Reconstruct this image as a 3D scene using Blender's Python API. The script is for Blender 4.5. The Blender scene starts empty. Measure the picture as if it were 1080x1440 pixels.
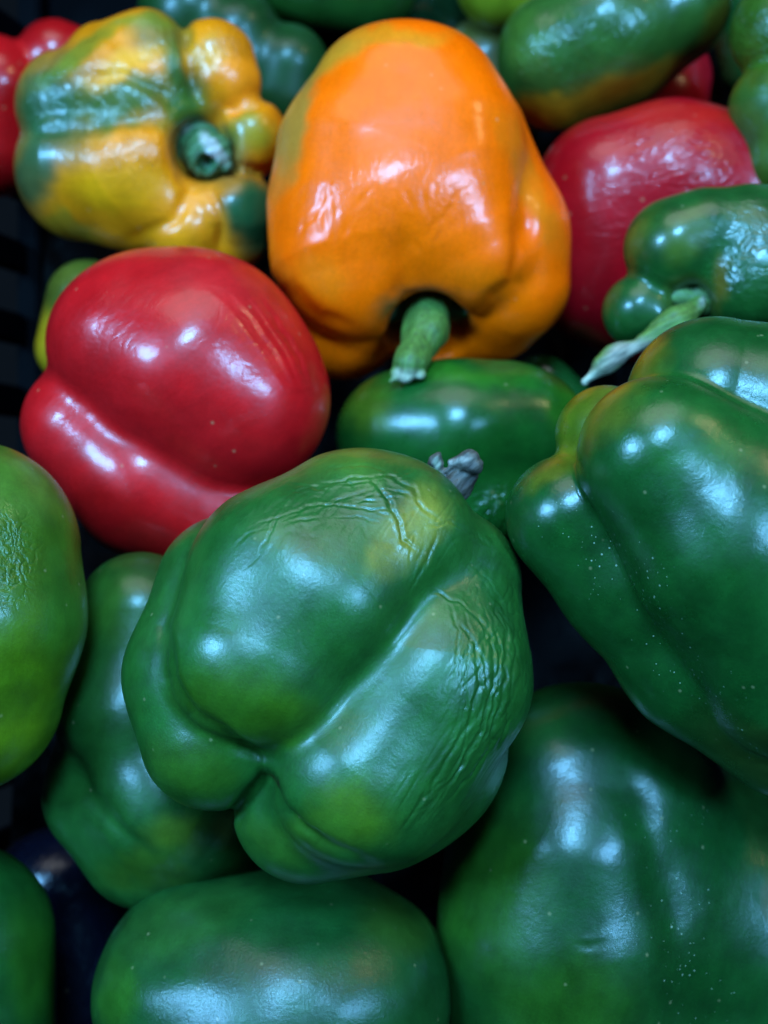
import bpy, math, random
import numpy as np
from mathutils import Vector, Matrix, Euler
random.seed(5)
np.random.seed(5)
scene = bpy.context.scene

# ---------------------------------------------------------------- camera
F = 1800.0                      # focal length in photograph pixels (1080 x 1440)
PITCH = math.radians(64)        # looking down into the crate
cam_d = bpy.data.cameras.new('camera')
cam = bpy.data.objects.new('camera', cam_d)
scene.collection.objects.link(cam)
cam_d.sensor_fit = 'VERTICAL'
cam_d.sensor_height = 24.0
cam_d.lens = 24.0 * F / 1440.0
cam_d.clip_start = 0.01
cam_d.clip_end = 50
cam.location = (0, 0, 0.62)
cam.rotation_euler = (math.pi / 2 - PITCH, 0, 0)
cam_d.dof.use_dof = True
cam_d.dof.focus_distance = 0.268
cam_d.dof.aperture_fstop = 7.2
scene.camera = cam
R = np.array(Euler(cam.rotation_euler).to_matrix())
CAM = np.array(cam.location)

def to_world(p):                # camera frame (x right, y up, z back) -> world
    return np.asarray(p) @ R.T + CAM

# ---------------------------------------------------------------- world and lamps
world = bpy.data.worlds.new('World')
scene.world = world
world.use_nodes = True
bg = world.node_tree.nodes['Background']
bg.inputs[0].default_value = (0.20, 0.36, 0.60, 1)
bg.inputs[1].default_value = 0.02

def area(name, pos, size, power, color, target=(0, 0, -0.32)):
    l = bpy.data.lights.new(name, 'AREA')
    l.shape = 'ELLIPSE'
    l.size, l.size_y = size
    l.energy = power
    l.color = color
    o = bpy.data.objects.new(name, l)
    scene.collection.objects.link(o)
    p, t = Vector(to_world(pos)), Vector(to_world(target))
    o.location = p
    o.rotation_euler = (t - p).to_track_quat('-Z', 'Y').to_euler()
    return o
area('window_light', (-0.02, 0.50, 0.62), (0.34, 0.15), 25.0, (0.17, 0.54, 1.0))
area('left_window_light', (-0.66, 0.24, 0.40), (0.20, 0.32), 23.0, (0.17, 0.52, 1.0))
area('right_window_light', (0.58, 0.18, 0.54), (0.14, 0.30), 15.0, (0.17, 0.52, 1.0))
area('ceiling_light', (-0.05, 1.25, 0.50), (1.4, 0.9), 13.0, (0.93, 0.98, 1.0))
area('warm_lamp', (0.62, 0.62, 0.15), (0.10, 0.08), 1.3, (1.0, 0.80, 0.42))
scene.view_settings.view_transform = 'Standard'
scene.view_settings.look = 'None'
scene.view_settings.gamma = 1
scene.view_settings.exposure = -0.25
scene.cycles.max_bounces = 6

# ---------------------------------------------------------------- numpy noise
_T = np.random.RandomState(11).rand(32, 32, 32).astype(np.float32) * 2 - 1
def noise(p):
    p = np.asarray(p, np.float32)
    i = np.floor(p).astype(np.int32)
    f = p - i
    f = f * f * (3 - 2 * f)
    i &= 31
    j = (i + 1) & 31
    x0, y0, z0 = i.T
    x1, y1, z1 = j.T
    fx, fy, fz = f.T
    a = _T[x0, y0, z0] * (1 - fx) + _T[x1, y0, z0] * fx
    b = _T[x0, y1, z0] * (1 - fx) + _T[x1, y1, z0] * fx
    c = _T[x0, y0, z1] * (1 - fx) + _T[x1, y0, z1] * fx
    d = _T[x0, y1, z1] * (1 - fx) + _T[x1, y1, z1] * fx
    return (a * (1 - fy) + b * fy) * (1 - fz) + (c * (1 - fy) + d * fy) * fz

# ---------------------------------------------------------------- implicit shapes
def cone_sdf(p, a, b, r1, r2):
    if b is None:
        return np.sqrt(((p - a) ** 2).sum(1)) - r1
    ba = b - a
    h = np.clip(((p - a) @ ba) / (ba @ ba), 0, 1)
    q = p - a - h[:, None] * ba
    return np.sqrt((q * q).sum(1)) - (r1 + (r2 - r1) * h)

def smin(a, b, k):
    h = np.maximum(k - np.abs(a - b), 0) / k
    return np.minimum(a, b) - h * h * k * 0.25

class Shape:
    """lobes: list of (k, k_in, [chains]); a chain is a list of (x, y, z, r) in photo px.
    cuts: list of (k, chain) taken away (stem sockets, dimples)."""
    def __init__(s, D, lobes, cuts=(), lump=3.0, lump_f=0.009, seed=0, zc=0):
        s.D, s.S = D, D / F
        s.lobes = [(k, ki, [[s.pt(q) for q in ch] for ch in chs]) for k, ki, chs in lobes]
        s.cuts = [(k, [s.pt(q) for q in ch]) for k, ch in cuts]
        s.lump, s.lf, s.seed = lump, lump_f, seed
        s.off = 0.0
        s.oct = 0.4 if lump_f > 0.02 else 0.22
        allp = np.array([list(c) + [r] for _, _, chs in s.lobes for ch in chs for c, r in ch], np.float32)
        pad = 14 + lump
        s.lo = (allp[:, :3] - allp[:, 3:]).min(0) - pad
        s.hi = (allp[:, :3] + allp[:, 3:]).max(0) + pad
    def pt(s, q):
        x, y, z, r = q
        w = (s.D - z * s.S) / s.D
        return np.array([(x - 540) * w, -(y - 720) * w, z], np.float32), np.float32(r * w)
    def chain(s, p, ch):
        if len(ch) == 1:
            return cone_sdf(p, ch[0][0], None, ch[0][1], 0)
        d = None
        for (a, r1), (b, r2) in zip(ch[:-1], ch[1:]):
            e = cone_sdf(p, a, b, r1, r2)
            d = e if d is None else smin(d, e, 30.0)
        return d
    def __call__(s, p):
        d = None
        for k, ki, chs in s.lobes:
            e = None
            for ch in chs:
                c = s.chain(p, ch)
                e = c if e is None else smin(e, c, ki)
            d = e if d is None else smin(d, e, k)
        for k, ch in s.cuts:
            d = -smin(-d, s.chain(p, ch), k)
        if s.lump:
            q = p * s.lf + s.seed * 3.7
            d = d + s.lump * (noise(q) + s.oct * noise(q * 2.3 + 5))
        return d + s.off

def surface_nets(sh, h):
    n = np.ceil((sh.hi - sh.lo) / h / 8).astype(int) * 8
    lo = sh.lo.astype(np.float32)
    nb = n // 8
    bi = np.stack(np.meshgrid(*[np.arange(m) for m in nb], indexing='ij'), -1).reshape(-1, 3)
    cd = sh(lo + (bi * 8 + 4).astype(np.float32) * h)
    G = np.empty(n + 1, np.float32)
    blk = np.sign(cd).reshape(nb).astype(np.float32) * 1e3
    G[:-1, :-1, :-1] = np.repeat(np.repeat(np.repeat(blk, 8, 0), 8, 1), 8, 2)
    G[-1], G[:, -1], G[:, :, -1] = 1e3, 1e3, 1e3
    keep = bi[np.abs(cd) < 8 * h * 0.87 * 1.12 + 2]
    off = np.stack(np.meshgrid(*[np.arange(9)] * 3, indexing='ij'), -1).reshape(-1, 3)
    for s in range(0, len(keep), 1500):
        ix = (keep[s:s + 1500, None, :] * 8 + off[None]).reshape(-1, 3)
        G[ix[:, 0], ix[:, 1], ix[:, 2]] = sh(lo + ix.astype(np.float32) * h)
    I = G < 0
    cs = np.zeros(n, np.uint8)
    for dx in (0, 1):
        for dy in (0, 1):
            for dz in (0, 1):
                cs += I[dx:n[0] + dx, dy:n[1] + dy, dz:n[2] + dz]
    act = (cs > 0) & (cs < 8)
    cells = np.argwhere(act)
    vid = np.full(n, -1, np.int32)
    vid[act] = np.arange(len(cells))
    V = lo + (cells + 0.5).astype(np.float32) * h
    e = 0.5
    spheres = [(c, r) for _, _, chs in sh.lobes for ch in chs for c, r in ch]
    for it in range(6):
        if it == 2:      # take back what the soft unions swelled, measured all round the outline
            gain = []
            for a in np.linspace(0, 2 * math.pi, 24, endpoint=False):
                u = np.array([math.cos(a), math.sin(a), 0], np.float32)
                gain.append((V @ u).max() - max(c @ u + r for c, r in spheres))
            sh.off = float(max(0, 0.65 * np.median(gain)))
        d = sh(V)
        g = np.stack([sh(V + np.eye(3, dtype=np.float32)[a] * e) - d for a in range(3)], 1) / e
        st = (d / np.maximum((g * g).sum(1), 0.15))[:, None] * g
        ln = np.sqrt((st * st).sum(1))[:, None]
        V = V - st * np.minimum(1, h / np.maximum(ln, 1e-6))
    N = g / np.maximum(np.sqrt((g * g).sum(1))[:, None], 1e-6)
    quads = []
    for a in range(3):
        b, c = (a + 1) % 3, (a + 2) % 3
        s0 = [slice(1, n[i]) for i in range(3)]
        s0[a] = slice(0, n[a])
        s1 = list(s0)
        s1[a] = slice(1, n[a] + 1)
        A, B = I[tuple(s0)], I[tuple(s1)]
        for flip in (False, True):
            m = np.argwhere((A & ~B) if not flip else (~A & B))
            if not len(m):
                continue
            for i in (b, c):
                m[:, i] += 1
            eb, ec = np.eye(3, dtype=int)[b], np.eye(3, dtype=int)[c]
            ids = [vid[tuple(q.T)] for q in (m - eb - ec, m - ec, m, m - eb)]
            if flip:
                ids = ids[::-1]
            quads.append(np.stack(ids, 1))
    Q = np.concatenate(quads)
    Q = Q[(Q >= 0).all(1)]
    return V, N, Q

def photo_xy(sh, V):
    d = sh.D - V[:, 2] * sh.S
    w = d / sh.D
    return np.stack([V[:, 0] / w + 540, 720 - V[:, 1] / w], 1)

def link_mesh(name, verts, faces, mats, parent=None, origin=None, smooth=True, attrs=None, col=None):
    """verts in world space, moved to `origin`"""
    o3 = np.asarray(origin if origin is not None else verts.mean(0))
    me = bpy.data.meshes.new(name)
    v = (verts - o3).astype(np.float32)
    if isinstance(faces, np.ndarray):
        nf, k = faces.shape
        me.vertices.add(len(v))
        me.vertices.foreach_set('co', v.ravel())
        me.loops.add(nf * k)
        me.loops.foreach_set('vertex_index', faces.ravel().astype(np.int32))
        me.polygons.add(nf)
        me.polygons.foreach_set('loop_start', np.arange(0, nf * k, k, dtype=np.int32))
        me.polygons.foreach_set('use_smooth', np.full(nf, smooth))
        me.update(calc_edges=True)
        me.validate()
    else:
        me.from_pydata(v.tolist(), [], faces)
        me.polygons.foreach_set('use_smooth', np.full(len(me.polygons), smooth))
    if col is not None:
        a = me.attributes.new('skin', 'FLOAT_COLOR', 'POINT')
        a.data.foreach_set('color', np.concatenate([col, np.ones((len(col), 1))], 1).astype(np.float32).ravel())
    for k_, arr in (attrs or {}).items():
        if arr.ndim == 2:
            a = me.attributes.new(k_, 'FLOAT_VECTOR', 'POINT')
            a.data.foreach_set('vector', arr.astype(np.float32).ravel())
        else:
            a = me.attributes.new(k_, 'FLOAT', 'POINT')
            a.data.foreach_set('value', arr.astype(np.float32))
    me.materials.append(mats)
    o = bpy.data.objects.new(name, me)
    scene.collection.objects.link(o)
    if parent is not None:
        o.parent = parent
        o.location = Vector(o3) - parent.location
    else:
        o.location = o3
    return o

def tag(o, label=None, category=None, group=None, kind=None):
    for k, v in (('label', label), ('category', category), ('group', group), ('kind', kind)):
        if v:
            o[k] = v

# ---------------------------------------------------------------- materials
def new_mat(name):
    m = bpy.data.materials.new(name)
    m.use_nodes = True
    nt = m.node_tree
    return m, nt, nt.nodes['Principled BSDF'], nt.nodes.new, nt.links.new

def skin_mat(name, rough=0.30, coat=0.25, coat_rough=0.14, fine=0.5, wrinkle=0.0, wscale=(1.2, 9.0, 9.0), speck=0.0, mottle=0.25, spec=0.27):
    """pepper skin: base colour from the painted colour patches (ripeness, a gold glint), mottling, pores, fine creases"""
    m, nt, bs, N, L = new_mat(name)
    at = N('ShaderNodeAttribute'); at.attribute_name = 'skin'
    gr = N('ShaderNodeAttribute'); gr.attribute_name = 'grain'
    wr = N('ShaderNodeAttribute'); wr.attribute_name = 'crease'
    n1 = N('ShaderNodeTexNoise'); n1.inputs['Scale'].default_value = 2.2; n1.inputs['Detail'].default_value = 5
    L(gr.outputs['Vector'], n1.inputs['Vector'])
    mr = N('ShaderNodeMapRange'); mr.inputs[1].default_value = 0.3; mr.inputs[2].default_value = 0.7
    mr.inputs[3].default_value = 1 - mottle; mr.inputs[4].default_value = 1 + mottle
    L(n1.outputs['Fac'], mr.inputs[0])
    n2 = N('ShaderNodeTexNoise'); n2.inputs['Scale'].default_value = 34; n2.inputs['Detail'].default_value = 3
    L(gr.outputs['Vector'], n2.inputs['Vector'])
    mr2 = N('ShaderNodeMapRange'); mr2.inputs[1].default_value = 0.3; mr2.inputs[2].default_value = 0.7
    mr2.inputs[3].default_value = 0.9; mr2.inputs[4].default_value = 1.1
    L(n2.outputs['Fac'], mr2.inputs[0])
    mu = N('ShaderNodeMath'); mu.operation = 'MULTIPLY'
    L(mr.outputs[0], mu.inputs[0]); L(mr2.outputs[0], mu.inputs[1])
    st = N('ShaderNodeVectorMath'); st.operation = 'MULTIPLY'; st.inputs[1].default_value = (1.2, 14, 14)
    L(gr.outputs['Vector'], st.inputs[0])
    n3 = N('ShaderNodeTexNoise'); n3.inputs['Scale'].default_value = 1; n3.inputs['Detail'].default_value = 4
    L(st.outputs[0], n3.inputs['Vector'])
    mr3 = N('ShaderNodeMapRange'); mr3.inputs[1].default_value = 0.3; mr3.inputs[2].default_value = 0.7
    mr3.inputs[3].default_value = 0.95; mr3.inputs[4].default_value = 1.05
    L(n3.outputs['Fac'], mr3.inputs[0])
    mu3 = N('ShaderNodeMath'); mu3.operation = 'MULTIPLY'
    L(mu.outputs[0], mu3.inputs[0]); L(mr3.outputs[0], mu3.inputs[1])
    sc = N('ShaderNodeVectorMath'); sc.operation = 'SCALE'
    L(at.outputs['Color'], sc.inputs[0]); L(mu3.outputs[0], sc.inputs['Scale'])
    # sparse pale flecks and scars
    fv = N('ShaderNodeTexVoronoi'); fv.inputs['Scale'].default_value = 2.6; fv.inputs['Randomness'].default_value = 1
    L(gr.outputs['Vector'], fv.inputs['Vector'])
    fm = N('ShaderNodeMapRange'); fm.inputs[1].default_value = 0.085; fm.inputs[2].default_value = 0.03; fm.inputs[3].default_value = 0; fm.inputs[4].default_value = 0.28
    L(fv.outputs['Distance'], fm.inputs[0])
    fx = N('ShaderNodeMix'); fx.data_type = 'RGBA'; L(fm.outputs[0], fx.inputs[0]); L(sc.outputs[0], fx.inputs[6]); fx.inputs[7].default_value = (0.30, 0.26, 0.12, 1)
    base = fx.outputs[2]
    if speck:
        sp = N('ShaderNodeAttribute'); sp.attribute_name = 'speck'
        vo = N('ShaderNodeTexVoronoi'); vo.inputs['Scale'].default_value = 14.0
        L(gr.outputs['Vector'], vo.inputs['Vector'])
        rd = N('ShaderNodeTexNoise'); rd.inputs['Scale'].default_value = 5; rd.inputs['Detail'].default_value = 3
        L(gr.outputs['Vector'], rd.inputs['Vector'])
        # dot radius is random per cell, only inside the dusty zones
        sepc = N('ShaderNodeSeparateColor'); L(vo.outputs['Color'], sepc.inputs[0])
        ra = N('ShaderNodeMapRange'); ra.inputs[1].default_value = 0.25; ra.inputs[2].default_value = 1.0
        ra.inputs[3].default_value = 0.05; ra.inputs[4].default_value = 0.22
        L(sepc.outputs[0], ra.inputs[0])
        m1 = N('ShaderNodeMath'); m1.operation = 'MULTIPLY'; L(ra.outputs[0], m1.inputs[0]); L(sp.outputs['Fac'], m1.inputs[1])
        rr = N('ShaderNodeMapRange'); rr.inputs[1].default_value = 0.41; rr.inputs[2].default_value = 0.47
        L(rd.outputs['Fac'], rr.inputs[0])
        m2 = N('ShaderNodeMath'); m2.operation = 'MULTIPLY'; L(m1.outputs[0], m2.inputs[0]); L(rr.outputs[0], m2.inputs[1])
        lt = N('ShaderNodeMath'); lt.operation = 'LESS_THAN'; L(vo.outputs['Distance'], lt.inputs[0]); L(m2.outputs[0], lt.inputs[1])
        mx = N('ShaderNodeMix'); mx.data_type = 'RGBA'
        L(lt.outputs[0], mx.inputs[0]); L(base, mx.inputs[6]); mx.inputs[7].default_value = (0.17, 0.23, 0.15, 1)
        base = mx.outputs[2]
    L(base, bs.inputs['Base Color'])
    # roughness varies where the wax has been rubbed
    rn = N('ShaderNodeTexNoise'); rn.inputs['Scale'].default_value = 1.6; rn.inputs['Detail'].default_value = 6; rn.inputs['Roughness'].default_value = 0.65
    L(gr.outputs['Vector'], rn.inputs['Vector'])
    rm = N('ShaderNodeMapRange'); rm.inputs[1].default_value = 0.35; rm.inputs[2].default_value = 0.7
    rm.inputs[3].default_value = rough - 0.05; rm.inputs[4].default_value = rough + 0.10
    L(rn.outputs['Fac'], rm.inputs[0]); L(rm.outputs[0], bs.inputs['Roughness'])
    bs.inputs['Specular IOR Level'].default_value = spec
    bs.inputs['Coat Weight'].default_value = coat
    bs.inputs['Coat Roughness'].default_value = coat_rough
    bs.inputs['Subsurface Weight'].default_value = 0.10
    bs.inputs['Subsurface Radius'].default_value = (0.004, 0.003, 0.0015)
    bs.inputs['Subsurface Scale'].default_value = 1.0
    # relief
    pores = N('ShaderNodeTexNoise'); pores.inputs['Scale'].default_value = 26; pores.inputs['Detail'].default_value = 4; pores.inputs['Roughness'].default_value = 0.7
    L(gr.outputs['Vector'], pores.inputs['Vector'])
    b1 = N('ShaderNodeBump'); b1.inputs['Strength'].default_value = fine; b1.inputs['Distance'].default_value = 0.00011
    L(pores.outputs['Fac'], b1.inputs['Height'])
    mid = N('ShaderNodeTexNoise'); mid.inputs['Scale'].default_value = 5.0; mid.inputs['Detail'].default_value = 2
    L(gr.outputs['Vector'], mid.inputs['Vector'])
    b2 = N('ShaderNodeBump'); b2.inputs['Strength'].default_value = 0.22; b2.inputs['Distance'].default_value = 0.00035
    L(mid.outputs['Fac'], b2.inputs['Height']); L(b1.outputs[0], b2.inputs['Normal'])
    nrm = b2.outputs[0]
    if wrinkle:
        vs = N('ShaderNodeVectorMath'); vs.operation = 'MULTIPLY'; vs.inputs[1].default_value = wscale
        dn = N('ShaderNodeTexNoise'); dn.inputs['Scale'].default_value = 2.5; dn.inputs['Detail'].default_value = 2
        L(gr.outputs['Vector'], dn.inputs['Vector'])
        ds = N('ShaderNodeVectorMath'); ds.operation = 'SCALE'; ds.inputs['Scale'].default_value = 0.35
        L(dn.outputs['Color'], ds.inputs[0])
        ad = N('ShaderNodeVectorMath'); L(gr.outputs['Vector'], ad.inputs[0]); L(ds.outputs[0], ad.inputs[1])
        L(ad.outputs[0], vs.inputs[0])
        wn = N('ShaderNodeTexNoise'); wn.inputs['Scale'].default_value = 1.0; wn.inputs['Detail'].default_value = 3
        L(vs.outputs[0], wn.inputs['Vector'])
        # ridged: thin valleys
        sb = N('ShaderNodeMath'); sb.operation = 'SUBTRACT'; sb.inputs[1].default_value = 0.5; L(wn.outputs['Fac'], sb.inputs[0])
        ab = N('ShaderNodeMath'); ab.operation = 'ABSOLUTE'; L(sb.outputs[0], ab.inputs[0])
        pw = N('ShaderNodeMath'); pw.operation = 'MINIMUM'; pw.inputs[1].default_value = 0.12; L(ab.outputs[0], pw.inputs[0])
        mm = N('ShaderNodeMath'); mm.operation = 'MULTIPLY'; L(pw.outputs[0], mm.inputs[0]); L(wr.outputs['Fac'], mm.inputs[1])
        b3 = N('ShaderNodeBump'); b3.inputs['Strength'].default_value = 1.0; b3.inputs['Distance'].default_value = 0.0035 * wrinkle
        L(mm.outputs[0], b3.inputs['Height']); L(nrm, b3.inputs['Normal'])
        nrm = b3.outputs[0]
    L(nrm, bs.inputs['Normal']); 
    cb = N('ShaderNodeBump')   # the wax film follows the creases but not the pores
    L(nrm, bs.inputs['Coat Normal'])
    nt.nodes.remove(cb)
    return m

def stem_mat(name, rough=0.6):
    m, nt, bs, N, L = new_mat(name)
    at = N('ShaderNodeAttribute'); at.attribute_name = 'skin'
    gr = N('ShaderNodeAttribute'); gr.attribute_name = 'grain'
    vs = N('ShaderNodeVectorMath'); vs.operation = 'MULTIPLY'; vs.inputs[1].default_value = (4, 22, 22)
    L(gr.outputs['Vector'], vs.inputs[0])
    n = N('ShaderNodeTexNoise'); n.inputs['Scale'].default_value = 1; n.inputs['Detail'].default_value = 5
    L(vs.outputs[0], n.inputs['Vector'])
    mr = N('ShaderNodeMapRange'); mr.inputs[1].default_value = 0.3; mr.inputs[2].default_value = 0.7
    mr.inputs[3].default_value = 0.6; mr.inputs[4].default_value = 1.35
    L(n.outputs['Fac'], mr.inputs[0])
    sc = N('ShaderNodeVectorMath'); sc.operation = 'SCALE'
    L(at.outputs['Color'], sc.inputs[0]); L(mr.outputs[0], sc.inputs['Scale']); L(sc.outputs[0], bs.inputs['Base Color'])
    bs.inputs['Roughness'].default_value = rough
    b = N('ShaderNodeBump'); b.inputs['Strength'].default_value = 0.7; b.inputs['Distance'].default_value = 0.0004
    L(n.outputs['Fac'], b.inputs['Height']); L(b.outputs[0], bs.inputs['Normal'])
    return m
STEM = stem_mat('stem_skin')

def film_mat():
    m, nt, bs, N, L = new_mat('black_plastic_film')
    bs.inputs['Base Color'].default_value = (0.0004, 0.0004, 0.0006, 1)  # near black: shade of the deep crate is put into this colour
    bs.inputs['Roughness'].default_value = 0.42
    bs.inputs['Specular IOR Level'].default_value = 0.015
    n = N('ShaderNodeTexNoise'); n.inputs['Scale'].default_value = 300; n.inputs['Detail'].default_value = 4
    tc = N('ShaderNodeTexCoord'); L(tc.outputs['Object'], n.inputs['Vector'])
    b = N('ShaderNodeBump'); b.inputs['Strength'].default_value = 0.4; b.inputs['Distance'].default_value = 0.0006
    L(n.outputs['Fac'], b.inputs['Height']); L(b.outputs[0], bs.inputs['Normal'])
    return m
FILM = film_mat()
def crate_mat():
    m, nt, bs, N, L = new_mat('black_crate_plastic')
    bs.inputs['Roughness'].default_value = 0.5
    bs.inputs['Specular IOR Level'].default_value = 0.015
    n = N('ShaderNodeTexNoise'); n.inputs['Scale'].default_value = 120; n.inputs['Detail'].default_value = 5
    tc = N('ShaderNodeTexCoord'); L(tc.outputs['Object'], n.inputs['Vector'])
    cr = N('ShaderNodeValToRGB'); cr.color_ramp.elements[0].color = (0.0003, 0.0003, 0.0006, 1); cr.color_ramp.elements[1].color = (0.0009, 0.001, 0.0018, 1)  # darker than real black plastic; the crate's deep shade is in this colour
    L(n.outputs['Fac'], cr.inputs[0]); L(cr.outputs[0], bs.inputs['Base Color'])
    b = N('ShaderNodeBump'); b.inputs['Strength'].default_value = 0.3; b.inputs['Distance'].default_value = 0.0003
    L(n.outputs['Fac'], b.inputs['Height']); L(b.outputs[0], bs.inputs['Normal'])
    return m
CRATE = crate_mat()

# ---------------------------------------------------------------- builders
def polyline_dist(xy, pts):
    d = np.full(len(xy), 1e9, np.float32)
    tt = np.zeros(len(xy), np.float32)
    n = len(pts) - 1
    for i in range(n):
        a, b = np.array(pts[i], float), np.array(pts[i + 1], float)
        ba = b - a
        h = np.clip(((xy - a) @ ba) / (ba @ ba), 0, 1)
        e = np.sqrt((((xy - a) - h[:, None] * ba) ** 2).sum(1))
        m = e < d
        d[m] = e[m]
        tt[m] = (i + h[m]) / n
    return d, tt

def grain_of(V, c, ang):
    """coordinates in units of 100 px, first axis along the pepper"""
    ca, sa = math.cos(math.radians(ang)), math.sin(math.radians(ang))
    q = (V - c) / 100.0
    return np.stack([q[:, 0] * ca - q[:, 1] * sa, q[:, 0] * sa + q[:, 1] * ca, q[:, 2]], 1)

def paint(sh, V, N, base, patches, seed):
    xy = photo_xy(sh, V)
    col = np.tile(np.array(base, np.float32), (len(V), 1))
    w = xy + 16 * np.stack([noise(V * 0.016 + seed), noise(V * 0.016 + seed + 9)], 1)
    w = w + 7 * np.stack([noise(V * 0.06 + seed), noise(V * 0.06 + seed + 9)], 1)
    for (x, y, rx, ry, ang, c, s) in patches:
        a = math.radians(ang)
        dx, dy = w[:, 0] - x, w[:, 1] - y
        u = (dx * math.cos(a) + dy * math.sin(a)) / rx
        v = (-dx * math.sin(a) + dy * math.cos(a)) / ry
        d = np.sqrt(u * u + v * v)
        f = np.clip(1.35 - d, 0, 1); f = f * f * (3 - 2 * f) * s
        f = np.minimum(f, 1) * np.clip(N[:, 2] * 3 + 1.0, 0, 1)
        col = col * (1 - f[:, None]) + np.array(c, np.float32) * f[:, None]
    return col

def zones(sh, V, zs):
    xy = photo_xy(sh, V)
    f = np.zeros(len(V), np.float32)
    for (x, y, rx, ry, ang, s) in zs:
        a = math.radians(ang)
        dx, dy = xy[:, 0] - x, xy[:, 1] - y
        u = (dx * math.cos(a) + dy * math.sin(a)) / rx
        v = (-dx * math.sin(a) + dy * math.cos(a)) / ry
        d = np.sqrt(u * u + v * v)
        f = np.maximum(f, np.clip(1.5 - d, 0, 1) * s)
    return f

TRIS = 0
def carve(sh, V, N, lines):
    """soft valleys between lobes"""
    xy = photo_xy(sh, V)
    q = xy + 4 * np.stack([noise(V * 0.03), noise(V * 0.03 + 8)], 1)
    out = np.zeros(len(V), np.float32)
    for pts, dep, w in lines:
        d, t = polyline_dist(q, pts)
        env = np.clip(t * 6, 0, 1) * np.clip((1 - t) * 3, 0, 1)
        out -= np.where(N[:, 2] > -0.1, env * dep * np.exp(-(d / w) ** 2), 0)
    return out
def pepper(label, D, lobes, base, patches=(), cuts=(), h=6.0, lump=3.0, ang=0, mat=None, creases=None, specks=None,
           wrinkles=None, valleys=None, seed=0, stem=None, group='bell peppers heaped in the crate'):
    """stem: dict(lobes, base, patches, h, label)"""
    global TRIS
    sh = Shape(D, lobes, cuts, lump=lump, seed=seed)
    V, N, Q = surface_nets(sh, h)
    TRIS += 2 * len(Q)
    c = (sh.lo + sh.hi) / 2
    gr = grain_of(V, c, ang)
    col = paint(sh, V, N, base, patches, seed)
    if base[1] > 2 * base[0]:
        col = col * np.array([1.0, 0.80, 0.46])      # deep leaf green
    at = {'grain': gr, 'crease': zones(sh, V, creases) if creases else np.zeros(len(V), np.float32)}
    if specks:
        at['speck'] = zones(sh, V, specks)
    if valleys:
        V = V + N * carve(sh, V, N, valleys)[:, None]
    if wrinkles:
        V = V + N * wrinkles(sh, V, N, gr)[:, None]
    pts = V.copy() * sh.S
    pts[:, 2] -= D
    Wd = to_world(pts)
    cc = c * sh.S
    cc[2] -= D
    cw = to_world(cc)
    if stem is None:
        o = link_mesh('bell_pepper', Wd, Q, mat, origin=cw, attrs=at, col=col)
        tag(o, label, 'bell pepper', group)
        return o
    root = bpy.data.objects.new('bell_pepper', None)
    root.empty_display_size = 0.02
    scene.collection.objects.link(root)
    root.location = cw
    tag(root, label, 'bell pepper', group)
    link_mesh('flesh', Wd, Q, mat, parent=root, origin=cw, attrs=at, col=col)
    par = root
    for st in (stem if isinstance(stem, list) else [stem]):
        s2 = Shape(D, st['lobes'], st.get('cuts', ()), lump=st.get('lump', 1.2), lump_f=st.get('lump_f', 0.06), seed=seed + 3)
        v, n, q = surface_nets(s2, st.get('h', 2.5))
        TRIS += 2 * len(q)
        g = grain_of(v, v.mean(0), st.get('ang', 0))
        cl = paint(s2, v, n, st['base'], st.get('patches', ()), seed + 3)
        if st.get('ridge'):
            k, amp = st['ridge']
            v = v + n * (amp * np.sin(g[:, 1] * k + 1.5 * noise(g * 3)))[:, None]
        p = v * s2.S
        p[:, 2] -= D
        ob = link_mesh(st['name'], to_world(p), q, STEM, parent=root, attrs={'grain': g}, col=cl)
        if st.get('label'):
            ob['label'] = st['label']
    return root

GREEN = (0.010, 0.080, 0.018)
DEEP = (0.005, 0.055, 0.014)
YEL_G = (0.030, 0.100, 0.004)
OLIVE = (0.11, 0.13, 0.012)
YEL = (0.66, 0.165, 0.002)
ORG = (0.92, 0.098, 0.0002)
RED = (0.45, 0.004, 0.005)

# ---------------------------------------------------------------- the crate and its liner
def build_liner():
    n = 260
    xs = np.linspace(42, 1420, n)
    ys = np.linspace(-400, 1900, n)
    X, Y = np.meshgrid(xs, ys, indexing='ij')
    P = np.stack([X.ravel(), Y.ravel()], 1)
    d = 0.455 - 0.00005 * (P[:, 1] - 720)
    q = np.stack([P[:, 0], P[:, 1], np.zeros(len(P))], 1)
    d -= 0.006 * noise(q * 0.006) + 0.003 * (1 - np.abs(noise(q * np.array([0.012, 0.006, 1]) + 4))) + 0.0005 * noise(q * 0.05)
    # a fold of film pushed up between the peppers, lower left and right
    # pixel rays used only as a plan grid; true positions on the sheet
    W = np.stack([(P[:, 0] - 540) / F * 0.455, -(P[:, 1] - 720) / F * 0.455, -d], 1)
    idx = np.arange(n * n).reshape(n, n)
    Q = np.stack([idx[:-1, :-1].ravel(), idx[:-1, 1:].ravel(), idx[1:, 1:].ravel(), idx[1:, :-1].ravel()], 1)
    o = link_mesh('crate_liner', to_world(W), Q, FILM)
    tag(o, 'crumpled black plastic film lining the crate beneath all the peppers', 'plastic film')
    return o
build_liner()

def box(cx, cy, cz, sx, sy, sz, bev=0.0012):
    import bmesh
    bm = bmesh.new()
    bmesh.ops.create_cube(bm, size=1)
    for v in bm.verts:
        v.co = Vector((v.co.x * sx, v.co.y * sy, v.co.z * sz))
    bmesh.ops.bevel(bm, geom=bm.edges[:], offset=bev, segments=2, affect='EDGES')
    vs = np.array([v.co[:] for v in bm.verts]) + np.array([cx, cy, cz])
    fs = [[v.index for v in f.verts] for f in bm.faces]
    bm.free()
    return vs, fs

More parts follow.
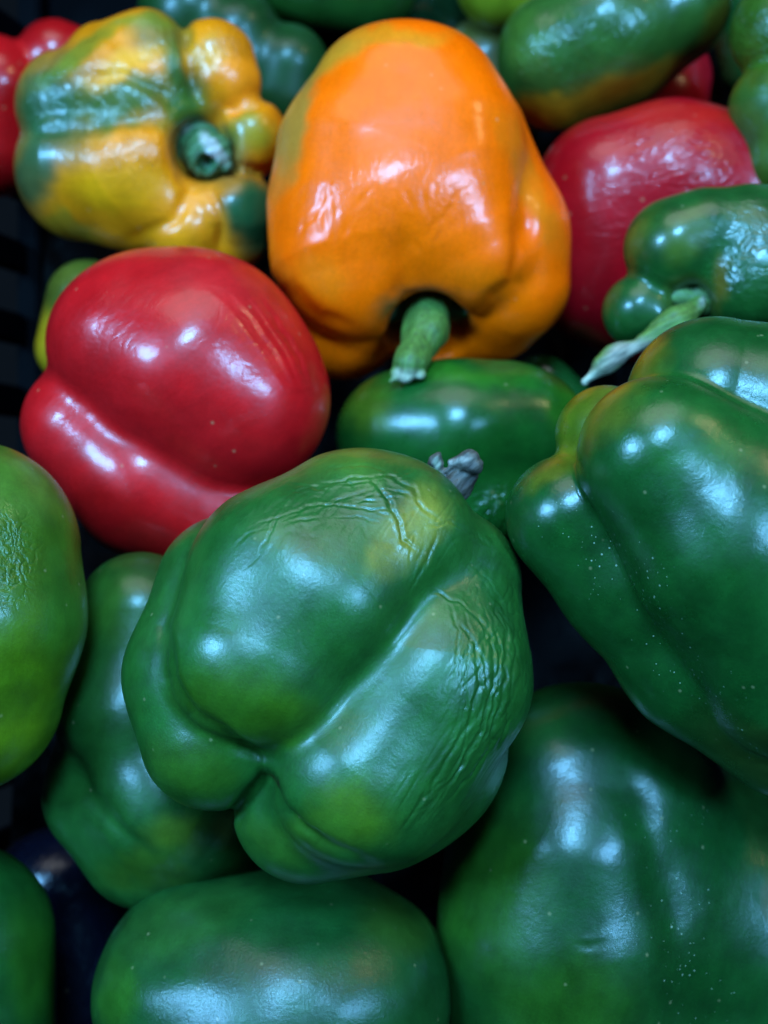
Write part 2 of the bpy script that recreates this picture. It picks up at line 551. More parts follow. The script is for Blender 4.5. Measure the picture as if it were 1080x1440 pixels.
def build_crate():
    cw = to_world((0, 0, -0.47))
    root = bpy.data.objects.new('produce_crate', None)
    scene.collection.objects.link(root)
    root.location = cw
    tag(root, 'black plastic produce crate with slatted side holding the peppers', 'crate')
    def part(name, b):
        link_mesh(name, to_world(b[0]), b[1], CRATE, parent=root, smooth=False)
    part('crate_floor', box(0.051, 0.0, -0.478, 0.37, 0.62, 0.004))
    for xb, xt in ((-0.128, -0.162), (0.230, 0.264)):
        part('rail', box(xt, 0, -0.335, 0.008, 0.62, 0.012))
        part('rail', box(xb, 0, -0.467, 0.008, 0.62, 0.014))
        for i in range(24):
            vs, fs = box(0, -0.2975 + i * 0.0259, -0.40, 0.005, 0.011, 0.118)
            vs[:, 0] += xb + (xt - xb) * (vs[:, 2] + 0.467) / 0.132
            part('slat', (vs, fs))
    for sy in (-1, 1):
        part('end_panel', box(0.051, sy * 0.309, -0.40, 0.40, 0.005, 0.14))
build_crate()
def plain(lines, fade=1.0):
    def f(sh, V, N, gr):
        xy = photo_xy(sh, V)
        q = xy + 2.0 * np.stack([noise(V * 0.07), noise(V * 0.07 + 8)], 1)
        out = np.zeros(len(V), np.float32)
        for pts, dep, w in lines:
            d, t = polyline_dist(q, pts)
            env = np.sin(np.clip(t, 0.03, 0.97) * math.pi) ** 0.6
            out += np.where(N[:, 2] > -0.1, env * dep * (-np.exp(-(d / w) ** 2) + 0.3 * np.exp(-((d - 2.4 * w) / (1.3 * w)) ** 2)), 0)
        return out
    return f
# ---------------------------------------------------------------- peppers
# 1 hero: wrinkled green pepper in the middle
HERO_LINES = [  # traced shrivel lines: points, depth, width
    ([(523, 671), (545, 702), (560, 730), (567, 761), (585, 775)], 4.2, 3.6),
    ([(540, 665), (579, 685), (596, 713), (619, 733)], 2.6, 3.2),
    ([(605, 740), (630, 735), (655, 742)], 1.8, 2.6),
    ([(385, 712), (415, 690), (455, 682), (500, 671), (534, 668)], 2.0, 2.4),
    ([(350, 745), (393, 727), (427, 713), (466, 707), (511, 716), (548, 724)], 1.9, 2.3),
    ([(345, 800), (365, 781), (387, 736), (415, 696), (430, 684)], 1.8, 2.3),
    ([(432, 733), (461, 707), (490, 695), (525, 690)], 1.5, 2.2),
    ([(400, 740), (425, 730), (450, 728)], 1.3, 2.2),
    ([(330, 770), (350, 752), (380, 742)], 1.3, 2.2),
    ([(455, 660), (480, 655), (520, 655), (550, 662)], 1.2, 2.2),
    ([(636, 865), (670, 905), (675, 961), (658, 1018), (625, 1075), (596, 1125), (571, 1156)], 3.0, 3.4),
    ([(655, 843), (692, 894), (695, 950), (681, 1018), (647, 1080), (613, 1125), (579, 1165)], 2.8, 3.0),
    ([(675, 803), (709, 860), (715, 916), (706, 984), (687, 1052), (658, 1097), (602, 1153)], 2.6, 3.0),
    ([(607, 831), (647, 848), (681, 877)], 2.2, 2.6),
    ([(720, 826), (726, 894), (721, 961), (709, 1029), (690, 1070)], 2.2, 2.8),
    ([(640, 925), (655, 975), (640, 1030), (610, 1080)], 1.4, 2.6),
    ([(665, 935), (688, 985), (672, 1045), (635, 1100)], 1.8, 2.6),
    ([(700, 880), (702, 940), (694, 1000), (672, 1060)], 1.8, 2.4),
    ([(690, 840), (712, 900), (712, 970)], 1.6, 2.4),
    ([(650, 880), (684, 930), (684, 990)], 1.6, 2.4),
    ([(600, 1115), (625, 1100), (650, 1060)], 1.8, 2.6),
    ([(570, 1150), (600, 1135), (628, 1105)], 1.6, 2.4),
    ([(618, 745), (600, 790), (575, 830)], 1.2, 3.0),
    ([(422, 895), (424, 907), (431, 918)], 1.0, 1.8),
    ([(640, 740), (668, 752), (690, 768)], 1.4, 2.4),
    ([(655, 790), (690, 815), (705, 850)], 1.2, 2.2),
]
_r = random.Random(21)
for _i in range(16):          # fine secondary folds down the right flank
    _x, _y0 = 640 + 80 * _r.random(), 830 + 160 * _r.random()
    _l = 60 + 90 * _r.random()
    _s = (_x - 640) / 80
    HERO_LINES.append(([(_x - 12, _y0), (_x + 4, _y0 + _l * .35), (_x - 2 - 8 * _s, _y0 + _l * .7), (_x - 16 - 18 * _s, _y0 + _l)], 0.9 + 0.8 * _r.random(), 1.9))
for _i in range(14):          # and across the shoulder by the stem
    _x, _y0 = 400 + 170 * _r.random(), 668 + 60 * _r.random()
    _l = 25 + 40 * _r.random()
    HERO_LINES.append(([(_x, _y0), (_x + _l * .5, _y0 - 5 + 8 * _r.random()), (_x + _l, _y0 - 8 + 18 * _r.random())], 0.7 + 0.7 * _r.random(), 1.9))
def hero_wrinkles(sh, V, N, gr):
    xy = photo_xy(sh, V)
    q = xy + 3.0 * np.stack([noise(V * 0.07), noise(V * 0.07 + 8)], 1) + 1.2 * np.stack([noise(V * 0.2), noise(V * 0.2 + 8)], 1)
    front = N[:, 2] > -0.1
    out = np.zeros(len(V), np.float32)
    for pts, dep, w in HERO_LINES:
        w = w * 0.74
        m = front & (q[:, 0] > min(p[0] for p in pts) - 25) & (q[:, 0] < max(p[0] for p in pts) + 25) & \
            (q[:, 1] > min(p[1] for p in pts) - 25) & (q[:, 1] < max(p[1] for p in pts) + 25)
        d, t = polyline_dist(q[m], pts)
        env = np.sin(np.clip(t, 0.03, 0.97) * math.pi) ** 0.6 * (0.75 + 0.5 * noise(V[m] * 0.05 + 3))
        out[m] += 0.66 * env * dep * (-np.exp(-(d / w) ** 2) + 0.38 * np.exp(-((d - 2.4 * w) / (1.3 * w)) ** 2))
    # finer web of shrivel between them
    z = zones(sh, V, [(685, 960, 55, 190, 8, 1.0), (460, 705, 120, 50, -12, 0.8), (590, 730, 60, 60, 0, 0.7), (600, 1120, 60, 45, -35, 0.8)])
    g = np.stack([gr[:, 0] * 1.5, gr[:, 1] * 11, gr[:, 2] * 5], 1) + 0.6 * noise(gr * 2.5)[:, None]
    out += z * (np.minimum(np.abs(noise(g)), 0.35) - 0.2) * 3.0
    return out

pepper('large wrinkled green pepper in the middle of the pile with a dried grey stem stub', 0.285,
    [(20, 40, [[(470, 930, -80, 205)]]),
     (14, 40, [[(326, 826, -45, 104), (290, 950, -5, 112), (306, 1030, 15, 110)]]),
     (14, 40, [[(560, 1040, -50, 155)], [(436, 1128, -20, 112), (520, 1110, -30, 115)]]),
     (14, 50, [[(490, 752, 10, 120), (398, 812, 55, 126), (350, 922, 92, 120)], [(560, 760, 20, 112), (470, 850, 92, 98), (400, 945, 100, 94)]]),
     (24, 60, [[(628, 820, -25, 106), (608, 950, 22, 136), (535, 1080, 52, 130)], [(560, 1000, 55, 96), (490, 1092, 84, 108)]]),
     ],
    GREEN, h=2.1, lump=2.5, ang=-57, seed=1,
    valleys=[([(400, 1075), (330, 1045), (272, 1003), (238, 950), (228, 880), (246, 815)], 9, 9),
             ([(370, 1080), (398, 1140), (450, 1185), (540, 1222)], 9, 9), ([(385, 1085), (345, 1125), (315, 1165)], 8, 9)],
    patches=[(330, 985, 95, 60, 15, YEL_G, .65), (400, 1020, 60, 35, 0, YEL_G, .5), (490, 1145, 70, 50, 0, (0.05, 0.125, 0.005), .7),
             (270, 1080, 70, 50, 20, YEL_G, .5), (575, 745, 75, 36, -50, (0.17, 0.19, 0.03), .8), (460, 650, 100, 30, 0, (0.05, 0.13, 0.02), .7),  # the pale patch by the stem paints a gold lamp glint into the skin
             (420, 1180, 80, 40, 0, (0.03, 0.11, 0.015), .6), (375, 1091, 7, 7, 0, (0.02, 0.012, 0.005), 1.0)],
    mat=skin_mat('hero_green_skin', rough=0.36, spec=0.4, coat=0.2, fine=0.5), wrinkles=hero_wrinkles,
    stem=[dict(name='stem', base=(0.05, 0.045, 0.033), h=1.6, lump=1.6, lump_f=0.07, ang=-45, ridge=(50, 0.6),
        lobes=[(4, 6, [[(612, 712, -40, 20), (640, 682, -30, 19), (656, 664, -25, 17)]]), (4, 5, [[(636, 652, -18, 9), (660, 647, -10, 10), (670, 658, -8, 9)]]),
               (3, 4, [[(622, 672, -22, 9), (612, 650, -18, 5), (616, 638, -14, 2.5)]]), (3, 4, [[(628, 662, -16, 6), (640, 652, -14, 5)]])],
        patches=[(650, 645, 22, 7, -10, (0.22, 0.20, 0.16), .8), (668, 668, 10, 22, 20, (0.03, 0.025, 0.02), .9), (616, 645, 10, 14, 0, (0.15, 0.19, 0.13), .8)])])

# 2 big green pepper on the right edge
pepper('big dark green pepper with pale specks, cut by the right edge of the photo', 0.28,
    [(30, 60, [[(1040, 820, -60, 190)]]),
     (20, 40, [[(852, 612, -40, 72)]]),
     (24, 50, [[(800, 728, -18, 90), (885, 818, -20, 92), (985, 922, -30, 108), (1110, 1002, -50, 120)]]),
     (10, 60, [[(1002, 570, -5, 124), (1140, 610, 0, 150)]]),
     (12, 60, [[(928, 645, 85, 116), (1020, 780, 95, 128), (1120, 920, 50, 150)], [(1040, 700, 70, 125), (1130, 760, 60, 140)]]),
     ],
    DEEP, h=3.4, lump=2.5, ang=-52, seed=2,
    patches=[(845, 565, 50, 60, 30, (0.12, 0.12, 0.01), .8), (800, 600, 45, 60, 0, (0.06, 0.13, 0.008), .8), (780, 650, 60, 20, -40, (0.12, 0.12, 0.01), .6),
             (960, 600, 130, 60, 20, (0.012, 0.09, 0.018), .6), (900, 500, 40, 50, 30, (0.10, 0.13, 0.01), .6),
             (1060, 1070, 110, 50, 30, (0.02, 0.045, 0.012), .7)],
    specks=[(800, 720, 75, 60, 40, .8), (880, 800, 60, 110, -40, 1.0), (960, 920, 50, 100, -40, .9), (1060, 1030, 70, 40, 30, .9)],
    mat=skin_mat('right_green_skin', rough=0.30, coat=0.35, fine=0.4, speck=1.0))

# 3 lower right
pepper('big dark green pepper at the lower right, below the specked one', 0.325,
    [(30, 60, [[(880, 1260, -50, 190)]]),
     (50, 80, [[(815, 1108, -5, 148), (795, 1200, 15, 160), (790, 1310, 30, 172), (810, 1480, 35, 188)], [(900, 1150, -10, 130), (930, 1260, 0, 140)]]),
     (60, 60, [[(772, 1090, 55, 78), (812, 1200, 85, 92), (835, 1320, 95, 100)]]),
     (60, 80, [[(1010, 1190, -80, 112), (1050, 1260, -30, 128), (1055, 1340, -5, 132), (1060, 1480, 15, 136)]])],
    (0.004, 0.043, 0.012), h=5, lump=3.5, ang=-75, seed=3, valleys=[([(870, 1050), (915, 1170), (945, 1300), (960, 1460)], 6, 26)],
    wrinkles=plain([([(810, 1326), (828, 1332), (850, 1325)], 1.4, 4)]),
    patches=[(680, 1260, 90, 130, 0, (0.02, 0.09, 0.008), .6), (790, 1420, 120, 90, 0, (0.015, 0.07, 0.006), .6), (740, 1010, 60, 50, 0, (0.012, 0.085, 0.02), .5),
             (1086, 1250, 12, 50, 5, (0.05, 0.05, 0.006), .5)],
    specks=[(935, 1160, 90, 60, 20, .6), (960, 1330, 45, 130, 5, 1.0), (1000, 1420, 60, 60, 0, .6)],
    mat=skin_mat('lower_right_skin', rough=0.33, coat=0.28, fine=0.4, speck=1.0))

# 4 bottom
pepper('smooth dark green pepper lying across the bottom edge, under the wrinkled one', 0.315,
    [(60, 90, [[(302, 1400, 0, 168), (480, 1395, 0, 160)], [(400, 1430, 40, 165)]])],
    (0.006, 0.050, 0.015), h=5, lump=8, ang=5, seed=4,
    patches=[(250, 1300, 120, 40, -20, (0.018, 0.085, 0.02), .6), (560, 1300, 60, 40, 30, (0.03, 0.075, 0.01), .6), (160, 1400, 30, 60, 0, (0.02, 0.10, 0.008), .6)],
    mat=skin_mat('bottom_skin', rough=0.33, coat=0.28, fine=0.7))

# 5 left, behind the hero
pepper('ribbed green pepper tucked behind and left of the wrinkled one', 0.325,
    [(30, 60, [[(260, 1040, -60, 150)]]),
     (26, 60, [[(165, 1050, -10, 84), (156, 1115, 0, 88), (205, 1180, 0, 88), (300, 1170, -30, 80)]]),
     (26, 60, [[(200, 868, 10, 92), (182, 1000, 30, 98), (235, 1120, 40, 108), (270, 1140, 20, 100)]])],
    (0.010, 0.070, 0.018), h=5, lump=3, ang=-70, seed=5, valleys=[([(75, 1020), (125, 1120), (180, 1180), (250, 1240)], 7, 13)],
    patches=[(180, 860, 70, 60, 0, (0.03, 0.13, 0.015), .6), (245, 1170, 50, 36, 0, (0.06, 0.12, 0.01), .7), (210, 1230, 70, 30, 10, (0.04, 0.11, 0.01), .6),
             (310, 1170, 20, 30, 0, (0.10, 0.10, 0.02), .6)],
    mat=skin_mat('left_rib_skin', rough=0.36, coat=0.25, fine=0.45))

# 6 left edge
pepper('light yellowish green pepper at the left edge, below the red one', 0.295,
    [(60, 120, [[(-40, 772, 0, 150), (-42, 870, 10, 154), (-60, 968, 0, 148)]])],
    (0.035, 0.105, 0.010), h=5, lump=3, ang=-85, seed=6,
    patches=[(30, 950, 80, 90, 0, (0.06, 0.16, 0.006), .8), (20, 1050, 70, 50, 0, (0.08, 0.18, 0.006), .8), (40, 680, 50, 60, 0, (0.06, 0.15, 0.03), .6), (90, 860, 30, 90, 0, (0.012, 0.11, 0.02), .5)],
    creases=[(10, 780, 40, 60, 0, 1)],
    mat=skin_mat('left_edge_skin', rough=0.36, coat=0.25, fine=0.45, wrinkle=0.5, wscale=(5, 5, 5)))

# 7 bottom left corner
pepper('dark green pepper cut by the bottom left corner', 0.33,
    [(60, 120, [[(-62, 1325, 0, 136), (-57, 1470, 10, 136)]])],
    (0.006, 0.055, 0.012), h=6, lump=3, ang=-85, seed=7,
    patches=[(40, 1350, 40, 90, 0, (0.02, 0.10, 0.008), .6)],
    mat=skin_mat('corner_skin', rough=0.36, coat=0.1, fine=0.45))

# 8 red, left
def red_lines():
    L_ = []
    for i in range(9):
        o = i * 7.0
        L_.append(([(300 + o * 1.1, 405 + o * .1), (335 + o, 440 + o * .3), (370 + o * .9, 490 + o * .2), (400 + o * .6, 540)], 1.0 + (i % 3) * 0.5, 2.6))
    return L_
pepper('shiny red pepper with a long groove, left of the orange one', 0.345,
    [(30, 80, [[(230, 570, -50, 150)]]),
     (30, 90, [[(190, 490, 30, 124), (270, 520, 50, 128), (334, 570, 45, 128)], [(285, 488, 20, 122)]]),
     (18, 70, [[(122, 598, 12, 94), (208, 680, 18, 98), (320, 735, 5, 98)]])],
    RED, h=3.6, lump=4, ang=-35, seed=8,
    patches=[(110, 700, 90, 60, 30, (0.36, 0.004, 0.004), .7), (300, 400, 80, 40, 20, (0.48, 0.012, 0.012), .6)],
    wrinkles=plain(red_lines()),
    creases=[(150, 450, 70, 60, 0, .8), (110, 560, 60, 50, 0, .8), (360, 470, 80, 80, 30, .7)],
    mat=skin_mat('red_skin', rough=0.33, coat=0.25, coat_rough=0.13, fine=0.15, wrinkle=0.12, wscale=(2.5, 5, 5), mottle=0.15))

# 9 mottled yellow and green, stem end to the camera
pepper('lumpy yellow and green mottled pepper with its stem socket facing up, top left', 0.395,
    [(20, 40, [[(200, 200, -40, 130)], [(115, 255, -10, 84), (195, 275, -5, 74), (290, 305, -20, 74)]]),
     (16, 40, [[(102, 150, 10, 78), (165, 125, 35, 68), (205, 140, 55, 40)]]),
     (16, 40, [[(150, 90, 5, 58), (205, 75, 30, 52), (235, 100, 50, 40)]]),
     (14, 30, [[(112, 238, 10, 88), (175, 235, 40, 70), (215, 215, 62, 38)], [(225, 285, 35, 45)]]),
     (12, 30, [[(235, 285, 15, 56), (262, 322, 15, 56)]]),
     (12, 30, [[(328, 298, 10, 62), (325, 328, -5, 56)]]),
     (10, 30, [[(354, 190, 5, 50), (340, 210, 5, 48)]]),
     (12, 30, [[(300, 90, 5, 60), (312, 116, 10, 54)]])],
    YEL, h=3.8, lump=2.5, ang=0, seed=9,
    cuts=[(20, [(290, 210, 110, 50), (284, 210, 32, 42)])],
    valleys=[([(250, 240), (268, 268), (240, 312), (160, 345)], 5, 9), ([(296, 260), (308, 310), (314, 385)], 9, 8), ([(310, 240), (345, 240), (400, 238)], 9, 8), ([(320, 160), (345, 152), (380, 140)], 8, 7),
             ([(25, 190), (90, 182), (150, 175), (250, 172)], 6, 9), ([(262, 30), (266, 80), (276, 150)], 9, 8), ([(110, 110), (170, 105), (225, 130), (262, 170)], 5, 9)],
    patches=[(70, 150, 74, 94, 0, (0.007, 0.06, 0.018), .97), (175, 142, 90, 38, 0, (0.016, 0.08, 0.01), .92), (262, 100, 34, 70, 0, (0.02, 0.09, 0.015), .95), (225, 45, 46, 34, 0, (0.04, 0.09, 0.012), .7), (305, 80, 40, 40, 0, (0.72, 0.15, 0.002), .6),
             (45, 240, 34, 70, 0, (0.008, 0.06, 0.02), .9), (170, 265, 80, 40, 0, (0.72, 0.24, 0.003), .7), (262, 150, 40, 50, 0, (0.03, 0.09, 0.01), .9), (290, 215, 50, 50, 0, (0.02, 0.09, 0.03), .95),
             (350, 300, 50, 56, -10, (0.010, 0.065, 0.018), 1), (370, 320, 40, 60, 0, (0.01, 0.06, 0.018), 1), (350, 190, 40, 36, 0, (0.20, 0.18, 0.01), .8),
             (220, 30, 60, 16, 0, (0.12, 0.14, 0.01), .7), (340, 130, 28, 50, 20, (0.9, 0.20, 0.004), .95), (270, 330, 50, 40, 0, (0.80, 0.22, 0.004), .8),
             (180, 90, 60, 20, -20, (0.75, 0.28, 0.01), .7), (120, 70, 80, 12, -35, (0.10, 0.14, 0.01), .7), (300, 70, 36, 30, 0, (0.55, 0.26, 0.006), .5),
             (90, 325, 50, 14, 20, (0.14, 0.14, 0.01), .6)],
    creases=[(110, 130, 90, 70, 0, 1), (200, 210, 90, 50, 0, .7), (240, 90, 50, 60, 0, 1), (310, 60, 40, 40, 0, 1)],
    mat=skin_mat('mottled_skin', rough=0.32, coat=0.3, coat_rough=0.13, fine=0.3, wrinkle=0.5, wscale=(9, 2.5, 5), mottle=0.18),
    stem=[dict(name='stem', base=(0.03, 0.10, 0.03), h=2.0, lump=1.5, ang=-45, ridge=(50, 0.8),
        lobes=[(6, 6, [[(270, 192, -25, 30), (290, 222, 38, 29)]]), (5, 6, [[(284, 196, 30, 11), (306, 208, 38, 11), (318, 234, 36, 9)]])],
        cuts=[(4, [(290, 230, 70, 14), (290, 230, 52, 12)])],
        patches=[(306, 212, 30, 9, 50, (0.34, 0.36, 0.33), .9), (288, 230, 13, 13, 0, (0.02, 0.06, 0.012), .9)]),
        dict(name='calyx', base=(0.045, 0.12, 0.04), h=2.4, lump=2, ang=0,
        lobes=[(10, 10, [[(274, 200, -14, 44)]] + [[(272, 195, -14, 12), (272 + 44 * math.cos(a), 195 + 44 * math.sin(a), 4, 6)] for a in (0.2, 1.3, 2.3, 3.4, 4.5, 5.5)])],
        patches=[(262, 182, 24, 14, 30, (0.16, 0.17, 0.12), .7)])])

# 10 orange
def or_lines():
    L_ = []
    rs = random.Random(4)
    for i in range(26):
        x = 420 + rs.random() * 220
        y = 250 + rs.random() * 90
        a = rs.uniform(-0.5, 0.9) + (0.5 if x < 480 else 0)
        l = rs.uniform(14, 40)
        L_.append(([(x, y), (x - l * .4 * a, y + l * .5), (x - l * .9 * a, y + l)], rs.uniform(.6, 1.3), rs.uniform(2.4, 3.6)))
    return L_
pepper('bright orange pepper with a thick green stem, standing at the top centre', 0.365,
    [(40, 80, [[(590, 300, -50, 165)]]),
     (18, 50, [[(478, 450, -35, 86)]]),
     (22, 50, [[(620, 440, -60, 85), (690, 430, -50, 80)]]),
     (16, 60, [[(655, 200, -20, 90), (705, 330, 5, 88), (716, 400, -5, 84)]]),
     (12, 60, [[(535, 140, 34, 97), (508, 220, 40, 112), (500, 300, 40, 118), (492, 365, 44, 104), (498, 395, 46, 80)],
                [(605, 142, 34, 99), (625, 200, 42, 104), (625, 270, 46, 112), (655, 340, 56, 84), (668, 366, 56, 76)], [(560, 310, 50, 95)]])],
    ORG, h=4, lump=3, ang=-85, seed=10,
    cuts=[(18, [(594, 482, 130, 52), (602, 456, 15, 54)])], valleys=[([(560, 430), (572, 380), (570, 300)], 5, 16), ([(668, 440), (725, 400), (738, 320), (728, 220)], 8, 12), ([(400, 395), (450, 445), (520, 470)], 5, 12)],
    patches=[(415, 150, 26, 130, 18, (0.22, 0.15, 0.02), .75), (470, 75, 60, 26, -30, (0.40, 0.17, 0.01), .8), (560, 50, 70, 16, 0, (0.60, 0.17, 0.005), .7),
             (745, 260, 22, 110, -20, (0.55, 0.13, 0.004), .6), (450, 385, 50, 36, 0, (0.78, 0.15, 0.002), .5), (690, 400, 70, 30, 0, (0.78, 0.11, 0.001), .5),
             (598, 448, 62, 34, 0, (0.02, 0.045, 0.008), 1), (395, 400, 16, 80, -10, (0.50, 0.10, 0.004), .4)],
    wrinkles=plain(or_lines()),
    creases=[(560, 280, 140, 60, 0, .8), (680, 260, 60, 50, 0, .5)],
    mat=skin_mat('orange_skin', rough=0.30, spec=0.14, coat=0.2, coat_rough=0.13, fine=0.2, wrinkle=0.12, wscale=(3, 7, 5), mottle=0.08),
    stem=[dict(name='stem', base=(0.050, 0.115, 0.012), h=1.8, lump=1.5, ang=-75, ridge=(22, 1.0),
        lobes=[(8, 10, [[(604, 418, 10, 34), (600, 462, 68, 26), (576, 512, 122, 24)]]), (3, 4, [[(558, 524, 126, 10), (572, 530, 130, 9)], [(590, 526, 128, 9)], [(554, 532, 128, 6), (550, 536, 129, 4)]])],
        patches=[(600, 430, 40, 26, 0, (0.035, 0.09, 0.012), .8), (574, 526, 28, 14, 0, (0.33, 0.33, 0.22), .95)]),
        dict(name='calyx', base=(0.02, 0.07, 0.012), h=2.2, lump=2, ang=0,
        lobes=[(8, 10, [[(604, 425, -5, 34)], [(604, 425, -5, 20), (560, 435, 0, 9), (538, 458, 8, 5)], [(604, 425, -5, 20), (640, 435, 0, 9), (662, 438, 14, 5)], [(604, 425, -5, 20), (585, 475, -5, 10)]])])])

# 11 middle green
pepper('glossy green pepper between the orange and the wrinkled one', 0.358,
    [(40, 60, [[(555, 615, 0, 84), (640, 612, 25, 92), (735, 615, 10, 84)], [(760, 600, 0, 55)], [(590, 590, 10, 66), (710, 585, 10, 66)]]),
     (26, 40, [[(600, 700, 0, 70), (690, 700, 30, 66)]])],
    (0.005, 0.068, 0.014), h=4, lump=3, ang=0, seed=11,
    patches=[(500, 570, 40, 50, -30, (0.05, 0.12, 0.01), .7), (640, 530, 120, 18, 0, (0.015, 0.12, 0.01), .7), (790, 570, 30, 40, 0, (0.02, 0.12, 0.01), .7)],
    creases=[(700, 715, 40, 30, 0, 1)],
    mat=skin_mat('middle_skin', rough=0.30, coat=0.25, coat_rough=0.13, fine=0.3, wrinkle=0.8, wscale=(4, 4, 4)))

# 12 red, right
pepper('large red pepper on the right with fine creases, behind the orange one', 0.395,
    [(50, 80, [[(856, 270, 10, 104), (945, 254, 20, 106), (1020, 265, 10, 104)], [(838, 390, -10, 92), (900, 420, -20, 90)]])],
    (0.34, 0.002, 0.006), h=4.5, lump=3, ang=-10, seed=12,
    creases=[(950, 225, 90, 45, 10, 1), (850, 300, 60, 60, 0, .4)],
    patches=[(960, 165, 110, 18, 0, (0.42, 0.008, 0.004), .7)],
    mat=skin_mat('red_right_skin', rough=0.32, coat=0.3, coat_rough=0.13, fine=0.15, wrinkle=0.4, wscale=(2.2, 8, 6), mottle=0.1))

# 13 green with socket, right
pepper('dark green pepper at the right edge whose long stem ends in a dried pale tip', 0.345,
    [(24, 40, [[(1000, 380, -40, 98)]]),
     (20, 40, [[(948, 350, 14, 72), (990, 338, 12, 72)]]),
     (14, 30, [[(898, 436, 0, 52), (925, 445, 0, 50)]]),
     (16, 50, [[(1050, 345, 5, 84), (1110, 355, 0, 90)], [(1048, 405, 36, 58), (1090, 400, 40, 62)]])],
    (0.008, 0.062, 0.016), h=4, lump=2.5, ang=30, seed=13,
    cuts=[(22, [(965, 432, 90, 24), (975, 425, 10, 22)])],
    patches=[(900, 330, 30, 50, 30, (0.04, 0.08, 0.012), .8), (960, 330, 24, 60, 20, (0.05, 0.09, 0.012), .7), (965, 420, 40, 24, 0, (0.05, 0.09, 0.02), .8), (1005, 400, 14, 40, 0, (0.10, 0.08, 0.01), .7)],
    creases=[(1060, 370, 60, 60, 0, 1), (1060, 310, 50, 40, 0, .7)],
    mat=skin_mat('socket_green_skin', rough=0.32, coat=0.35, coat_rough=0.13, fine=0.2, wrinkle=0.35, wscale=(4, 6, 5)),
    stem=[dict(name='stem', base=(0.065, 0.125, 0.015), h=1.8, lump=1.2, ang=-27, ridge=(50, 0.5),
        lobes=[(6, 8, [[(982, 428, 30, 13), (950, 454, 58, 16), (905, 480, 62, 13)]]), (4, 6, [[(912, 478, 66, 9), (870, 496, 62, 8), (850, 512, 60, 7), (822, 538, 56, 5)]])],
        patches=[(868, 500, 50, 16, -28, (0.20, 0.18, 0.13), .95), (825, 535, 22, 14, -40, (0.33, 0.34, 0.24), .9), (905, 480, 18, 8, -30, (0.10, 0.07, 0.05), .8), (984, 430, 8, 20, 10, (0.25, 0.24, 0.17), .8)]),
        dict(name='calyx', base=(0.07, 0.13, 0.03), h=2.2, lump=2,
        lobes=[(8, 10, [[(985, 425, 12, 24)], [(985, 425, 12, 14), (955, 415, 22, 9), (935, 420, 26, 5)], [(985, 425, 12, 12), (982, 398, 26, 7)]])])])

# 14 top right, olive with an orange underside
pepper('long green pepper with orange underside, lying at the top right', 0.405,
    [(30, 50, [[(780, 118, -10, 64), (890, 75, -20, 66)]]),
     (30, 60, [[(780, 78, 20, 82), (850, 45, 30, 86), (940, 5, 20, 90)]])],
    (0.022, 0.080, 0.018), h=5, lump=3, ang=20, seed=14,
    patches=[(870, 135, 170, 30, -24, (0.22, 0.12, 0.008), .95), (750, 165, 50, 26, 0, (0.40, 0.20, 0.01), .95), (740, 60, 40, 60, 0, (0.05, 0.13, 0.02), .6), (1000, 50, 20, 60, 20, (0.10, 0.10, 0.01), .6)],
    creases=[(800, 70, 120, 50, -20, .8)],
    mat=skin_mat('olive_skin', rough=0.33, coat=0.35, fine=0.3, wrinkle=0.5, wscale=(5, 3, 5)))

# 15 far right edge
pepper('lumpy olive green pepper cut by the top right edge', 0.375,
    [(12, 30, [[(1102, 45, 0, 74)]]), (12, 30, [[(1098, 155, 0, 72), (1110, 170, 10, 70)]]), (12, 30, [[(1108, 225, 0, 62)]]), (12, 30, [[(1170, 130, -20, 110)]])],
    (0.03, 0.09, 0.012), h=5, lump=2.5, ang=0, seed=15,
    patches=[(1050, 180, 40, 60, 0, (0.03, 0.09, 0.025), .7), (1045, 110, 20, 20, 0, (0.07, 0.08, 0.006), .7)],
    creases=[(1060, 60, 40, 60, 0, .8)],
    mat=skin_mat('edge_olive_skin', rough=0.32, coat=0.15, fine=0.3, wrinkle=0.6, wscale=(4, 6, 5)))

# 16 red, top left
pepper('dark red pepper in the top left corner behind the mottled one', 0.43,
    [(14, 40, [[(-8, 128, 0, 76), (-10, 210, -10, 66)]]), (12, 30, [[(78, 82, -10, 54), (110, 90, -20, 50)]])],
    RED, h=6, lump=2, seed=16, mat=skin_mat('red_corner_skin', rough=0.28, coat=0.4, fine=0.2, mottle=0.1))

# 17 green at the top
pepper('dark green lobed pepper at the top behind the mottled one', 0.445,
    [(14, 40, [[(270, 20, 0, 74)]]), (14, 40, [[(330, 50, 10, 64), (345, 90, 0, 60)]]), (14, 40, [[(405, 95, 0, 58), (400, 130, -10, 60)]])],
    (0.008, 0.045, 0.014), h=6, lump=3, seed=17, mat=skin_mat('top_green_skin', rough=0.36, coat=0.1, fine=0.2))
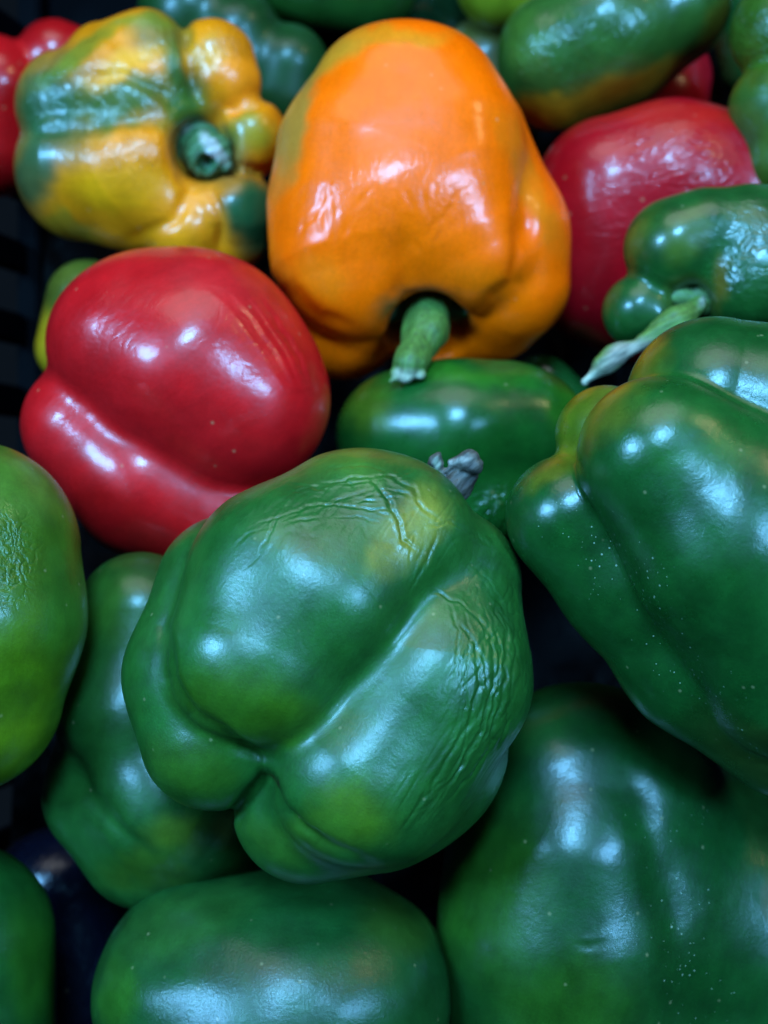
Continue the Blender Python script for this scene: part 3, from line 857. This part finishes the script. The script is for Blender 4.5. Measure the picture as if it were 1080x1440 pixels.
# 18..20 and the rest of the back row
pepper('dark green pepper cut by the top edge, left of the orange one', 0.455,
    [(20, 60, [[(400, -30, 0, 60), (520, -25, 0, 72)]])], (0.010, 0.055, 0.012), h=7, seed=18, mat=skin_mat('back_green_skin', rough=0.3, fine=0.2))
pepper('very dark green pepper with a blue glint at the top edge above the orange one', 0.465,
    [(14, 40, [[(596, 0, 0, 55), (630, 20, -10, 48)]])], (0.004, 0.022, 0.012), h=7, seed=19, mat=skin_mat('back_dark_skin', rough=0.22, coat=0.6, fine=0.1))
pepper('olive yellow pepper at the top edge beside the long green one', 0.44,
    [(14, 40, [[(705, -25, 0, 66), (740, -20, 0, 60)]])], (0.14, 0.16, 0.006), h=7, seed=20, mat=skin_mat('back_olive_skin', rough=0.35, fine=0.2))
pepper('shadowed brownish green pepper right of the orange one, its green stem tip showing', 0.46,
    [(14, 40, [[(680, 90, 0, 62), (700, 150, -10, 60)]])], (0.06, 0.055, 0.010), h=7, seed=21, mat=skin_mat('back_brown_skin', rough=0.35, fine=0.2),
    stem=[dict(name='stem', base=(0.06, 0.22, 0.06), h=2.5, lobes=[(6, 8, [[(668, 95, 50, 12), (655, 72, 70, 11)]])])])
pepper('yellow green pepper hidden behind the left red one, only its edge showing', 0.405,
    [(20, 60, [[(125, 425, 0, 60), (100, 490, 0, 50)]])], (0.07, 0.07, 0.006), h=6, seed=22,
    patches=[(60, 490, 30, 60, 0, (0.38, 0.20, 0.005), .9)], mat=skin_mat('sliver_skin', rough=0.35, fine=0.3))
pepper('small red pepper peeping out under the long green one at the top right', 0.445,
    [(20, 60, [[(930, 140, 0, 66), (940, 110, -10, 60)]])], (0.40, 0.005, 0.014), h=6, seed=23, mat=skin_mat('red_sliver_skin', rough=0.3, fine=0.3))
pepper('dark green pepper at the top right, between the long one and the lumpy one', 0.44,
    [(20, 60, [[(1050, 20, 0, 58), (1060, 90, -20, 50)]])], (0.008, 0.070, 0.022), h=6, seed=24, mat=skin_mat('gap_green_skin', rough=0.25, fine=0.3))
pepper('small dark green pepper glimpsed below the orange one, right of its stem', 0.40,
    [(20, 60, [[(762, 545, 0, 46), (790, 570, -10, 45)]])], (0.008, 0.070, 0.022), h=6, seed=25, mat=skin_mat('glimpse_skin', rough=0.25, coat=.5, fine=0.3))


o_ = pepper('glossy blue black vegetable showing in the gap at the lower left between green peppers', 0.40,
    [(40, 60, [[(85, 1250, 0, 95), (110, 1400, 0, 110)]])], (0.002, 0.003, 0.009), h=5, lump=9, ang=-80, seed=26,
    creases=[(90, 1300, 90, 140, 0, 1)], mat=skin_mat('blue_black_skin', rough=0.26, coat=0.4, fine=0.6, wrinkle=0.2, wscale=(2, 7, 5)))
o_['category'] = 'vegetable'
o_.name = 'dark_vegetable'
print('TRIS', TRIS)
